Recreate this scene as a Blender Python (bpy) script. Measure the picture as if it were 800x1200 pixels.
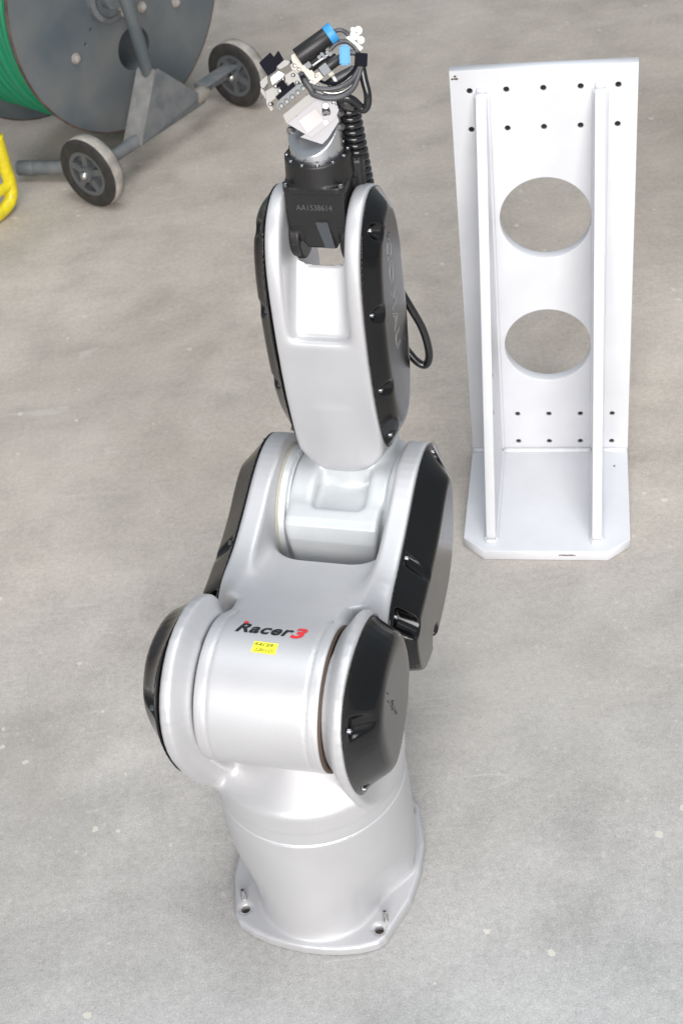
import bpy, bmesh, math, random
import numpy as np
from mathutils import Vector, Matrix
R = math.radians
random.seed(7)
scene = bpy.context.scene
for o in list(bpy.data.objects): bpy.data.objects.remove(o)
C = scene.collection

# ------------------------------------------------------------------ camera
F_PX, PITCH, ROLL, CAM_H = 1680.0, R(40.75), R(8.2), 1.70
fwd = Vector((0, math.cos(PITCH), -math.sin(PITCH)))
rgt = Vector((1, 0, 0)); dwn = Vector((0, -math.sin(PITCH), -math.cos(PITCH)))
iright = rgt*math.cos(ROLL) + dwn*math.sin(ROLL)
idown = -rgt*math.sin(ROLL) + dwn*math.cos(ROLL)
cd = bpy.data.cameras.new('camera'); cam = bpy.data.objects.new('camera', cd); C.objects.link(cam)
m = Matrix((iright, -idown, -fwd)).transposed().to_4x4(); m.translation = Vector((0, 0, CAM_H))
cam.matrix_world = m
cd.sensor_fit = 'VERTICAL'; cd.sensor_height = 36.0; cd.lens = F_PX/1200*36
cd.clip_start = .05; cd.clip_end = 200
cd.dof.use_dof = True; cd.dof.focus_distance = 1.78; cd.dof.aperture_fstop = 12.0
scene.camera = cam

# ------------------------------------------------------------------ light
w = bpy.data.worlds.new('World'); scene.world = w; w.use_nodes = True
nt = w.node_tree
bg = nt.nodes['Background']
bg.inputs[0].default_value = (.80, .90, 1.0, 1); bg.inputs[1].default_value = .27
def area(name, loc, target, size, size_y, power, col):
    l = bpy.data.lights.new(name, 'AREA'); l.shape = 'RECTANGLE'; l.size = size; l.size_y = size_y
    l.energy = power; l.color = col
    o = bpy.data.objects.new(name, l); C.objects.link(o); o.location = loc
    o.rotation_euler = (Vector(target)-Vector(loc)).to_track_quat('-Z', 'Y').to_euler()
    return o
area('door_daylight', (-.2, -4.4, 3.1), (0, 1.8, .4), 4.6, 3.8, 415, (1, .965, .935))
area('overhead_fill', (.8, 1.4, 6.0), (0, 2.2, 0), 3.2, 3.2, 135, (.93, .97, 1))  # overhead fill lamp, added to lift the floor and upward faces
scene.view_settings.view_transform = 'Standard'; scene.view_settings.look = 'None'
scene.view_settings.exposure = .56; scene.view_settings.gamma = 1

# ------------------------------------------------------------------ materials
def mat(name, col, rough=.5, metal=0, coat=0, bump=0, bscale=200, var=0, vscale=8, col2=None, coat_rough=.1, spec=.5):
    mt = bpy.data.materials.new(name); mt.use_nodes = True; n = mt.node_tree; b = n.nodes['Principled BSDF']
    b.inputs['Base Color'].default_value = (*col, 1); b.inputs['Roughness'].default_value = rough
    b.inputs['Metallic'].default_value = metal; b.inputs['Coat Weight'].default_value = coat
    b.inputs['Coat Roughness'].default_value = coat_rough; b.inputs['Specular IOR Level'].default_value = spec
    tc = n.nodes.new('ShaderNodeTexCoord')
    if var:
        nz = n.nodes.new('ShaderNodeTexNoise'); nz.inputs['Scale'].default_value = vscale; nz.inputs['Detail'].default_value = 6
        n.links.new(tc.outputs['Object'], nz.inputs['Vector'])
        cr = n.nodes.new('ShaderNodeValToRGB'); cr.color_ramp.elements[0].position = .35; cr.color_ramp.elements[1].position = .65
        c2 = col2 or tuple(c*(1-var) for c in col)
        cr.color_ramp.elements[0].color = (*c2, 1); cr.color_ramp.elements[1].color = (*col, 1)
        n.links.new(nz.outputs[0], cr.inputs[0]); n.links.new(cr.outputs[0], b.inputs['Base Color'])
        mr = n.nodes.new('ShaderNodeMapRange'); mr.inputs[3].default_value = max(.02, rough-.06); mr.inputs[4].default_value = rough+.08
        n.links.new(nz.outputs[0], mr.inputs[0]); n.links.new(mr.outputs[0], b.inputs['Roughness'])
    if bump:
        nb = n.nodes.new('ShaderNodeTexNoise'); nb.inputs['Scale'].default_value = bscale; nb.inputs['Detail'].default_value = 4
        n.links.new(tc.outputs['Object'], nb.inputs['Vector'])
        bp = n.nodes.new('ShaderNodeBump'); bp.inputs['Strength'].default_value = bump; bp.inputs['Distance'].default_value = .001
        n.links.new(nb.outputs[0], bp.inputs['Height']); n.links.new(bp.outputs[0], b.inputs['Normal'])
    return mt
M = {}
M['silver'] = mat('silver_paint', (.565, .56, .572), .42, .43, .10, .12, 600, .06, 9, coat_rough=.3)
M['cast'] = mat('cast_silver_paint', (.64, .66, .675), .46, .30, .1, .22, 650, .06, 20, coat_rough=.3)
M['seal'] = mat('seal_ring_sealant', (.42, .40, .33), .6)
M['gap'] = mat('seam_rubber_hole_shade', (.07, .045, .03), .6)
M['black'] = mat('black_gloss_plastic', (.003, .0028, .0028), .17, 0, .2, .008, 300, .3, 25, coat_rough=.12, spec=.42)
M['anod'] = mat('black_anodised_metal', (.022, .021, .021), .38, .3, 0, .05, 300)
M['anodgrey'] = mat('dark_grey_metal', (.09, .10, .11), .4, .4)
M['screw'] = mat('dark_steel_screw', (.22, .22, .23), .3, 1)
M['steel'] = mat('bright_steel', (.55, .54, .53), .3, 1)
M['block'] = mat('brushed_aluminium_block', (.21, .205, .215), .42, .4, 0, .05, 400)
M['label'] = mat('pale_label', (.50, .46, .45), .55)
M['alu'] = mat('machined_aluminium', (.66, .67, .69), .33, 1, 0, .03, 700)
M['alumatt'] = mat('matt_aluminium', (.15, .146, .14), .40, .55)
M['plate_mount'] = mat('cream_metal_mount', (.32, .29, .255), .42, .35)
M['cable'] = mat('black_glossy_cable', (.012, .012, .013), .16, 0, .3)
M['cablegrey'] = mat('grey_rubber_cable', (.06, .06, .065), .4)
M['blue'] = mat('blue_plastic', (.04, .26, .55), .45)
M['padblack'] = mat('matt_black_pad', (.004, .004, .009), .75, spec=.15)
M['whiteplastic'] = mat('white_plastic', (.60, .60, .57), .45)
M['white'] = mat('white_steel_paint', (.68, .685, .71), .38, 0, .15, .12, 60, .07, 11)
M['hole'] = mat('threaded_hole_steel', (.30, .29, .28), .35, .9)
M['rust'] = mat('rusty_steel', (.13, .075, .06), .8, 0, 0, .3, 200, .5, 30)
M['chip'] = mat('chipped_paint_mark', (.10, .07, .06), .8)
M['reelgrey'] = mat('blue_grey_paint', (.085, .108, .122), .5, .1, 0, .1, 60, .22, 5, (.155, .16, .16))
M['framegrey'] = mat('worn_grey_frame_paint', (.12, .135, .145), .5, .1, 0, .2, 90, .25, 25, (.19, .19, .19))
M['green'] = mat('green_hose_plastic', (.01, .21, .10), .4)
M['tyre'] = mat('dusty_black_rubber', (.022, .021, .020), .7, 0, 0, .3, 150, .5, 40, (.040, .036, .032))
M['tread'] = mat('dusty_pale_tread', (.44, .40, .36), .85, 0, 0, .4, 120, .45, 30)
M['rim'] = mat('grey_plastic_rim', (.10, .105, .11), .45)
M['yellow'] = mat('worn_yellow_paint', (.80, .66, .01), .4, 0, .1, .1, 60, .3, 60, (.62, .50, .02))
M['ink'] = mat('black_print', (.012, .012, .015), .45)
M['redink'] = mat('red_print', (.75, .03, .04), .45)
M['note'] = mat('yellow_sticker_paper', (.90, .86, .05), .6)
M['whiteink'] = mat('white_print', (.42, .42, .43), .5)
M['engrave'] = mat('pale_engraving', (.085, .08, .078), .6)

def floor_mat():
    mt = bpy.data.materials.new('concrete_floor'); mt.use_nodes = True; n = mt.node_tree; b = n.nodes['Principled BSDF']; L = n.links
    tc = n.nodes.new('ShaderNodeTexCoord')
    def noise(s, d=8, r=.6, dist=0, vec=None):
        z = n.nodes.new('ShaderNodeTexNoise'); z.inputs['Scale'].default_value = s; z.inputs['Detail'].default_value = d
        z.inputs['Roughness'].default_value = r; z.inputs['Distortion'].default_value = dist
        L.new(vec or tc.outputs['Object'], z.inputs['Vector']); return z.outputs[0]
    def ramp(f, stops):
        c = n.nodes.new('ShaderNodeValToRGB'); e = c.color_ramp.elements
        e[0].position, e[0].color = stops[0][0], (*stops[0][1], 1); e[1].position, e[1].color = stops[-1][0], (*stops[-1][1], 1)
        for p, cc in stops[1:-1]:
            x = e.new(p); x.color = (*cc, 1)
        L.new(f, c.inputs[0]); return c.outputs[0]
    def mix(a, bb, f, mode='MIX', fac=None):
        x = n.nodes.new('ShaderNodeMix'); x.data_type = 'RGBA'; x.blend_type = mode
        L.new(a, x.inputs[6])
        if isinstance(bb, tuple): x.inputs[7].default_value = (*bb, 1)
        else: L.new(bb, x.inputs[7])
        if isinstance(f, float): x.inputs[0].default_value = f
        else: L.new(f, x.inputs[0])
        return x.outputs[2]
    g = lambda v: (v, v, v)
    base = ramp(noise(1.4, 6, .6, .8), [(.32, (.350, .342, .332)), (.5, (.400, .396, .389)), (.68, (.445, .444, .441))])
    med = ramp(noise(6, 8, .62, .3), [(.28, g(.80)), (.5, g(.98)), (.72, g(1.10))])
    c = mix(base, med, 1.0, 'MULTIPLY')
    fine = ramp(noise(90, 12, .9), [(.34, g(.76)), (.5, g(1.0)), (.66, g(1.22))])
    grit = ramp(noise(420, 3, .7), [(.32, g(.80)), (.68, g(1.18))])
    c = mix(c, grit, 1.0, 'MULTIPLY')
    c = mix(c, fine, 1.0, 'MULTIPLY')
    # brushed, trowelled streaks
    mp = n.nodes.new('ShaderNodeMapping'); mp.inputs['Rotation'].default_value = (0, 0, .25); mp.inputs['Scale'].default_value = (4, 14, 1)
    L.new(tc.outputs['Object'], mp.inputs['Vector'])
    st = ramp(noise(1.5, 7, .6, .6, mp.outputs[0]), [(.35, g(.96)), (.65, g(1.03))])
    c = mix(c, st, 1.0, 'MULTIPLY')
    # greyish warm tint further in
    sp = n.nodes.new('ShaderNodeSeparateXYZ'); L.new(tc.outputs['Object'], sp.inputs[0])
    mr = n.nodes.new('ShaderNodeMapRange'); mr.inputs[1].default_value = .95; mr.inputs[2].default_value = 2.2; L.new(sp.outputs[1], mr.inputs[0])
    c = mix(c, mix(c, (1.235, 1.09, .96), 1.0, 'MULTIPLY'), mr.outputs[0])
    # soft brown patch beyond the bracket and darker wear areas
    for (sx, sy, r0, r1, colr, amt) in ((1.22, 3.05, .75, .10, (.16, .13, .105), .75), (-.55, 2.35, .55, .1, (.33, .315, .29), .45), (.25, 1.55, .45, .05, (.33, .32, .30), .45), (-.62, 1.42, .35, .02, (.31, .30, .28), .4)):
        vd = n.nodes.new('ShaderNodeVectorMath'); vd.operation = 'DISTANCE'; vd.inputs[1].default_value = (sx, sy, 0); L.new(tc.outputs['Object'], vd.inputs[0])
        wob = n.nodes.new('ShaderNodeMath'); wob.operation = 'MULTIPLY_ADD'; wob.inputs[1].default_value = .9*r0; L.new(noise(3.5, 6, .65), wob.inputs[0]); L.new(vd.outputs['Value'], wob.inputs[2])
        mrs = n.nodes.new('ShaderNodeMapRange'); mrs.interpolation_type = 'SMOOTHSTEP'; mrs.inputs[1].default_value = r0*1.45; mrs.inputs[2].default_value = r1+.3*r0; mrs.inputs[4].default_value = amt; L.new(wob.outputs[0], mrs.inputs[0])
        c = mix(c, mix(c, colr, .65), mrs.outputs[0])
    # pale specks: worn-out aggregate and paint drips
    vo = n.nodes.new('ShaderNodeTexVoronoi'); vo.inputs['Scale'].default_value = 26; L.new(tc.outputs['Object'], vo.inputs['Vector'])
    pick = n.nodes.new('ShaderNodeSeparateColor'); L.new(vo.outputs['Color'], pick.inputs[0])
    gt = n.nodes.new('ShaderNodeMath'); gt.operation = 'GREATER_THAN'; gt.inputs[1].default_value = .74; L.new(pick.outputs[0], gt.inputs[0])
    rad = n.nodes.new('ShaderNodeMath'); rad.operation = 'MULTIPLY'; rad.inputs[1].default_value = .17; L.new(pick.outputs[1], rad.inputs[0])
    nd = n.nodes.new('ShaderNodeMath'); nd.operation = 'MULTIPLY_ADD'; nd.inputs[1].default_value = .25; nd.inputs[2].default_value = -.12
    L.new(noise(140, 3), nd.inputs[0])
    ad = n.nodes.new('ShaderNodeMath'); ad.operation = 'ADD'; L.new(vo.outputs['Distance'], ad.inputs[0]); L.new(nd.outputs[0], ad.inputs[1])
    lt = n.nodes.new('ShaderNodeMath'); lt.operation = 'LESS_THAN'; L.new(ad.outputs[0], lt.inputs[0]); L.new(rad.outputs[0], lt.inputs[1])
    mu = n.nodes.new('ShaderNodeMath'); mu.operation = 'MULTIPLY'; L.new(gt.outputs[0], mu.inputs[0]); L.new(lt.outputs[0], mu.inputs[1])
    mu2 = n.nodes.new('ShaderNodeMath'); mu2.operation = 'MULTIPLY'; mu2.inputs[1].default_value = .55; L.new(mu.outputs[0], mu2.inputs[0])
    c = mix(c, (.68, .64, .55), mu2.outputs[0])
    for (sc2, thr, rd, am, cc2) in ((75, .80, .22, .26, (.62, .59, .54)), (210, .66, .26, .20, (.60, .59, .56)), (120, .86, .20, .35, (.24, .225, .21))):
        v3 = n.nodes.new('ShaderNodeTexVoronoi'); v3.inputs['Scale'].default_value = sc2; L.new(tc.outputs['Object'], v3.inputs['Vector'])
        pk = n.nodes.new('ShaderNodeSeparateColor'); L.new(v3.outputs['Color'], pk.inputs[0])
        g3 = n.nodes.new('ShaderNodeMapRange'); g3.inputs[1].default_value = thr; g3.inputs[2].default_value = thr+.12; L.new(pk.outputs[0], g3.inputs[0])
        a3 = n.nodes.new('ShaderNodeMath'); a3.operation = 'MULTIPLY_ADD'; a3.inputs[1].default_value = .5; L.new(noise(sc2*4, 3), a3.inputs[0]); L.new(v3.outputs['Distance'], a3.inputs[2])
        r3 = n.nodes.new('ShaderNodeMapRange'); r3.inputs[1].default_value = rd+.32; r3.inputs[2].default_value = rd+.20; r3.inputs[4].default_value = am; L.new(a3.outputs[0], r3.inputs[0])
        x3 = n.nodes.new('ShaderNodeMath'); x3.operation = 'MULTIPLY'; L.new(g3.outputs[0], x3.inputs[0]); L.new(r3.outputs[0], x3.inputs[1])
        c = mix(c, cc2, x3.outputs[0])
    # small dark specks
    vo2 = n.nodes.new('ShaderNodeTexVoronoi'); vo2.inputs['Scale'].default_value = 60; L.new(tc.outputs['Object'], vo2.inputs['Vector'])
    lt2 = n.nodes.new('ShaderNodeMath'); lt2.operation = 'LESS_THAN'; lt2.inputs[1].default_value = .05; L.new(vo2.outputs['Distance'], lt2.inputs[0])
    m4 = n.nodes.new('ShaderNodeMath'); m4.operation = 'MULTIPLY'; m4.inputs[1].default_value = .3; L.new(lt2.outputs[0], m4.inputs[0])
    c = mix(c, (.2, .19, .18), m4.outputs[0])
    # thin pale scratches
    for k, (rot, sc) in enumerate(((.5, 9), (1.9, 12), (2.7, 8), (1.1, 14))):
        mp2 = n.nodes.new('ShaderNodeMapping'); mp2.inputs['Rotation'].default_value = (0, 0, rot); mp2.inputs['Scale'].default_value = (sc*.07, sc, 1)
        mp2.inputs['Location'].default_value = (k*3.1, k*1.7, 0)
        L.new(tc.outputs['Object'], mp2.inputs['Vector'])
        z = noise(1.0, 1.2, .4, .2, mp2.outputs[0])
        s1 = n.nodes.new('ShaderNodeMath'); s1.operation = 'SUBTRACT'; s1.inputs[1].default_value = .5; L.new(z, s1.inputs[0])
        s2 = n.nodes.new('ShaderNodeMath'); s2.operation = 'ABSOLUTE'; L.new(s1.outputs[0], s2.inputs[0])
        s3 = n.nodes.new('ShaderNodeMath'); s3.operation = 'LESS_THAN'; s3.inputs[1].default_value = .0035; L.new(s2.outputs[0], s3.inputs[0])
        gate = n.nodes.new('ShaderNodeMapRange'); gate.inputs[1].default_value = .58; gate.inputs[2].default_value = .66; gate.inputs[4].default_value = .18
        L.new(noise(4.3+k, 3, .6), gate.inputs[0])
        s4 = n.nodes.new('ShaderNodeMath'); s4.operation = 'MULTIPLY'; L.new(s3.outputs[0], s4.inputs[0]); L.new(gate.outputs[0], s4.inputs[1])
        c = mix(c, (.72, .70, .66), s4.outputs[0])
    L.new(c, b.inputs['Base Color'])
    mr = n.nodes.new('ShaderNodeMapRange'); mr.inputs[3].default_value = .48; mr.inputs[4].default_value = .72; L.new(noise(5, 6), mr.inputs[0])
    L.new(mr.outputs[0], b.inputs['Roughness']); b.inputs['Specular IOR Level'].default_value = .4
    bp = n.nodes.new('ShaderNodeBump'); bp.inputs['Strength'].default_value = .45; bp.inputs['Distance'].default_value = .0012
    L.new(noise(160, 8, .8), bp.inputs['Height']); L.new(bp.outputs[0], b.inputs['Normal'])
    return mt

# ------------------------------------------------------------------ object helpers
def tag(o, label=None, cat=None, group=None, kind=None):
    for k, v in (('label', label), ('category', cat), ('group', group), ('kind', kind)):
        if v: o[k] = v
    return o
def empty(name, loc=(0, 0, 0), rz=0):
    o = bpy.data.objects.new(name, None); C.objects.link(o); o.location = loc; o.rotation_euler = (0, 0, rz)
    o.empty_display_size = .05; return o
def link(name, me, mt, parent=None, smooth=True, label=None):
    o = bpy.data.objects.new(name, me); C.objects.link(o); o.parent = parent
    if mt: me.materials.append(mt)
    if smooth:
        me.polygons.foreach_set('use_smooth', [True]*len(me.polygons))
    if label: o['label'] = label
    return o
def from_bm(name, bm, mt, parent=None, smooth=False, label=None, angle=None):
    bmesh.ops.recalc_face_normals(bm, faces=bm.faces)
    me = bpy.data.meshes.new(name); bm.to_mesh(me); bm.free()
    o = link(name, me, mt, parent, smooth or bool(angle), label)
    if angle:
        me.set_sharp_from_angle(angle=R(angle))
    return o
def box(bm, lo, hi, mx=None, bev=0):
    r = bmesh.ops.create_cube(bm, size=1); vs = r['verts']
    for v in vs:
        v.co = Vector([lo[i]+(v.co[i]+.5)*(hi[i]-lo[i]) for i in range(3)])
    if bev:
        es = list({e for v in vs for e in v.link_edges})
        g = bmesh.ops.bevel(bm, geom=es, offset=bev, segments=2, affect='EDGES', profile=.7)
        vs = list({v for f in g['faces'] for v in f.verts} | {v for v in vs if v.is_valid})
    if mx is not None:
        for v in vs: v.co = mx @ v.co
    return vs
def cyl(bm, p0, p1, r0, r1=None, seg=24, caps=True, bev=0):
    p0, p1 = Vector(p0), Vector(p1); r1 = r0 if r1 is None else r1
    d = p1-p0; q = d.to_track_quat('Z', 'Y').to_matrix()
    prof = [(r0, 0), (r1, d.length)] if not bev else [(r0-bev, 0), (r0-.3*bev, .3*bev), (r0, bev), (r1, d.length-bev), (r1-.3*bev, d.length-.3*bev), (r1-bev, d.length)]
    rings = []
    for r, h in prof:
        rings.append([bm.verts.new(p0 + q @ Vector((r*math.cos(t), r*math.sin(t), h))) for t in [2*math.pi*i/seg for i in range(seg)]])
    for a, b in zip(rings, rings[1:]):
        for i in range(seg): bm.faces.new((a[i], a[(i+1) % seg], b[(i+1) % seg], b[i]))
    if caps: bm.faces.new(rings[0][::-1]); bm.faces.new(rings[-1])
    return [v for r in rings for v in r]
def lathe(bm, o, axis, prof, seg=48, closed=False):
    """profile of (radius, height along axis) about o"""
    o = Vector(o); q = Vector(axis).to_track_quat('Z', 'Y').to_matrix(); rings = []
    for r, h in prof:
        rings.append([bm.verts.new(o + q @ Vector((r*math.cos(t), r*math.sin(t), h))) for t in [2*math.pi*i/seg for i in range(seg)]])
    pr = list(zip(rings, rings[1:])) + ([(rings[-1], rings[0])] if closed else [])
    for a, b in pr:
        for i in range(seg): bm.faces.new((a[i], a[(i+1) % seg], b[(i+1) % seg], b[i]))
    if not closed:
        if prof[0][0] > 1e-5: bm.faces.new(rings[0][::-1])
        if prof[-1][0] > 1e-5: bm.faces.new(rings[-1])
def tube(bm, pts, r, seg=12, sub=8, closed=False, radii=None):
    P = [Vector(p) for p in pts]; out = []
    if sub > 1 and len(P) > 2:
        for i in range(len(P)-1):
            p0, p1, p2, p3 = P[max(i-1, 0)], P[i], P[i+1], P[min(i+2, len(P)-1)]
            for k in range(sub):
                t = k/sub
                out.append(.5*((2*p1)+(p2-p0)*t+(2*p0-5*p1+4*p2-p3)*t*t+(3*p1-p0-3*p2+p3)*t**3))
        out.append(P[-1])
    else: out = P
    up = None; rings = []
    for i, p in enumerate(out):
        d = (out[min(i+1, len(out)-1)]-out[max(i-1, 0)]).normalized()
        if up is None: up = d.orthogonal().normalized()
        up = (up-d*up.dot(d)).normalized(); s = d.cross(up)
        rr = r if radii is None else radii(i/(len(out)-1))
        rings.append([bm.verts.new(p+rr*(math.cos(2*math.pi*k/seg)*up+math.sin(2*math.pi*k/seg)*s)) for k in range(seg)])
    for a, b in zip(rings, rings[1:]):
        for i in range(seg): bm.faces.new((a[i], a[(i+1) % seg], b[(i+1) % seg], b[i]))
    bm.faces.new(rings[0][::-1]); bm.faces.new(rings[-1])
    return out
def V(x, y, z): return Vector((x, -y, z))        # part frames: +y points towards the viewer

# ------------------------------------------------------------------ signed-distance modelling
def length(*a): return np.sqrt(sum(x*x for x in a))
def smin(a, b, k): h = np.maximum(k-np.abs(a-b), 0)/k; return np.minimum(a, b)-h*h*h*k/6
def smax(a, b, k): return -smin(-a, -b, k)
def sbox(x, y, z, c, h, r=0):
    qx, qy, qz = abs(x-c[0])-h[0]+r, abs(y-c[1])-h[1]+r, abs(z-c[2])-h[2]+r
    return length(np.maximum(qx, 0), np.maximum(qy, 0), np.maximum(qz, 0))+np.minimum(np.maximum(qx, np.maximum(qy, qz)), 0)-r
def chaikin(P, n=2):
    P = np.array(P, float)
    for _ in range(n):
        Q = np.roll(P, -1, 0); P = np.stack([.75*P+.25*Q, .25*P+.75*Q], 1).reshape(-1, 2)
    return P
def spoly(u, v, P):
    d = np.full(np.broadcast(u, v).shape, 1e9); s = np.ones_like(d); n = len(P)
    for i in range(n):
        a, b = P[i], P[i-1]; e = b-a; wx, wy = u-a[0], v-a[1]
        t = np.clip((wx*e[0]+wy*e[1])/(e@e), 0, 1)
        d = np.minimum(d, (wx-e[0]*t)**2+(wy-e[1]*t)**2)
        c1 = v >= a[1]; c2 = v < b[1]; c3 = e[0]*wy > e[1]*wx
        allc = (c1 & c2 & c3) | (~c1 & ~c2 & ~c3)
        s = np.where(allc, -s, s)
    return s*np.sqrt(d)
def sext(d2, x, x0, x1, r=0):
    """2-D distance extruded between x0 and x1, edges rounded by r"""
    qx = np.maximum(x0-x, x-x1)+r; q2 = d2+r
    return length(np.maximum(q2, 0), np.maximum(qx, 0))+np.minimum(np.maximum(q2, qx), 0)-r
def nets(f, lo, hi, h):
    ax = [np.arange(lo[i], hi[i]+h, h) for i in range(3)]
    X, Y, Z = ax[0][:, None, None], ax[1][None, :, None], ax[2][None, None, :]
    G = np.asarray(f(X, Y, Z)); G = np.broadcast_to(G, (len(ax[0]), len(ax[1]), len(ax[2]))).astype(np.float32)
    S = G < 0
    c = [S[i:S.shape[0]-1+i, j:S.shape[1]-1+j, k:S.shape[2]-1+k] for i in (0, 1) for j in (0, 1) for k in (0, 1)]
    tot = sum(x.astype(np.int8) for x in c); act = (tot > 0) & (tot < 8)
    I = np.argwhere(act); idx = -np.ones(act.shape, np.int64); idx[act] = np.arange(len(I))
    acc = np.zeros((len(I), 3)); cnt = np.zeros(len(I))
    cs = [(i, j, k) for i in (0, 1) for j in (0, 1) for k in (0, 1)]
    val = {q: G[I[:, 0]+q[0], I[:, 1]+q[1], I[:, 2]+q[2]] for q in cs}
    for q in cs:
        for d in range(3):
            if q[d] == 0:
                p = list(q); p[d] = 1; a, b = val[q], val[tuple(p)]; cr = (a < 0) != (b < 0)
                t = np.where(cr, a/np.where(cr, a-b, 1), 0)
                pos = np.repeat(np.array([q], float), len(I), 0); pos[:, d] += t
                acc += pos*cr[:, None]; cnt += cr
    Vt = (I+acc/cnt[:, None])*h+np.array(lo)
    for _ in range(2):
        e = h*.3; x, y, z = Vt.T
        v0 = f(x, y, z); g = np.stack([(f(x+e, y, z)-f(x-e, y, z)), (f(x, y+e, z)-f(x, y-e, z)), (f(x, y, z+e)-f(x, y, z-e))], 1)/(2*e)
        gl = np.maximum((g*g).sum(1), .25); st = np.clip(v0, -h*.6, h*.6)
        Vt = Vt-(st/gl)[:, None]*g*.9
    Q = []
    for d in range(3):
        a, b = (d+1) % 3, (d+2) % 3
        sl = [slice(None)]*3; sl[d] = slice(0, -1); sh = [slice(None)]*3; sh[d] = slice(1, None)
        s0, s1 = S[tuple(sl)], S[tuple(sh)]
        for sgn, cond in ((0, s0 & ~s1), (1, ~s0 & s1)):
            P = np.argwhere(cond); P = P[(P[:, a] > 0) & (P[:, b] > 0) & (P[:, a] < S.shape[a]-1) & (P[:, b] < S.shape[b]-1)]
            def cell(da, db):
                q = P.copy(); q[:, a] -= da; q[:, b] -= db; return idx[q[:, 0], q[:, 1], q[:, 2]]
            quad = np.stack([cell(1, 1), cell(0, 1), cell(0, 0), cell(1, 0)], 1)
            Q.append(quad if sgn == 0 else quad[:, ::-1])
    Q = np.concatenate(Q); return Vt, Q
def sdf_obj(name, f, lo, hi, h, mt, parent, mirror=False, label=None):
    Vt, Q = nets(f, lo, hi, h)
    Vt = Vt.copy(); Vt[:, 1] *= -1; Q = Q[:, ::-1]
    if mirror: Vt[:, 0] *= -1; Q = Q[:, ::-1]
    me = bpy.data.meshes.new(name); me.from_pydata(Vt.tolist(), [], Q.tolist()); me.update()
    return link(name, me, mt, parent, True, label)

# plate with holes: filled 2-D curve, extruded and lightly bevelled. pts are (u, v); ori maps (u, v, w) to the part frame
def plate(name, outer, holes, th, mt, parent, ori, bev=.001, seg=48):
    cu = bpy.data.curves.new(name, 'CURVE'); cu.dimensions = '2D'; cu.fill_mode = 'BOTH'
    cu.extrude = th/2-bev; cu.bevel_depth = bev; cu.bevel_resolution = 1; cu.offset = -bev
    def sp(P):
        s = cu.splines.new('POLY'); s.points.add(len(P)-1)
        for i, p in enumerate(P): s.points[i].co = (p[0], p[1], 0, 1)
        s.use_cyclic_u = True
    sp(outer)
    for (a, b, r, k) in holes:
        sp([(a+r*math.cos(-2*math.pi*i/k), b+r*math.sin(-2*math.pi*i/k)) for i in range(k)])
    t = bpy.data.objects.new('tmp', cu); C.objects.link(t)
    dg = bpy.context.evaluated_depsgraph_get(); me = bpy.data.meshes.new_from_object(t.evaluated_get(dg))
    bpy.data.objects.remove(t); bpy.data.curves.remove(cu)
    me.materials.clear(); me.name = name
    for v in me.vertices: v.co = ori(*v.co)
    bm = bmesh.new(); bm.from_mesh(me); bmesh.ops.remove_doubles(bm, verts=bm.verts, dist=1e-5); bpy.data.meshes.remove(me)
    return from_bm(name, bm, mt, parent)
def text_mesh(s, size, shear=0, offset=0, outline=0, extrude=0, space=1.0, ax='CENTER'):
    cu = bpy.data.curves.new('txt', 'FONT'); cu.body = s; cu.size = size; cu.shear = shear; cu.align_x = ax; cu.align_y = 'CENTER'
    cu.space_character = space; cu.resolution_u = 4
    if outline: cu.fill_mode = 'NONE'; cu.bevel_depth = outline; cu.bevel_resolution = 0
    else: cu.offset = offset; cu.extrude = extrude
    t = bpy.data.objects.new('tmp', cu); C.objects.link(t)
    dg = bpy.context.evaluated_depsgraph_get(); me = bpy.data.meshes.new_from_object(t.evaluated_get(dg))
    bpy.data.objects.remove(t); bpy.data.curves.remove(cu); me.materials.clear(); return me

# ================================================================== FLOOR
bm = bmesh.new()
nx = 24
vs = [[bm.verts.new((-9+18*i/nx, -6+22*j/nx, 0)) for j in range(nx+1)] for i in range(nx+1)]
for i in range(nx):
    for j in range(nx): bm.faces.new((vs[i][j], vs[i+1][j], vs[i+1][j+1], vs[i][j+1]))
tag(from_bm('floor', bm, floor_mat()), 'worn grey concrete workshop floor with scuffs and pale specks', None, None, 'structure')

# ================================================================== ROBOT
YAW = R(19.2)
RO = Vector((-.092+.0156*math.sin(YAW), 1.201+.0156*math.cos(YAW), 0))
robot = empty('robot_arm', RO, -YAW)
tag(robot, 'silver six-axis robot arm with glossy black side covers and a gripper on top', 'robot')

JY, JZ = .057, .433                # shoulder axis
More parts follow.
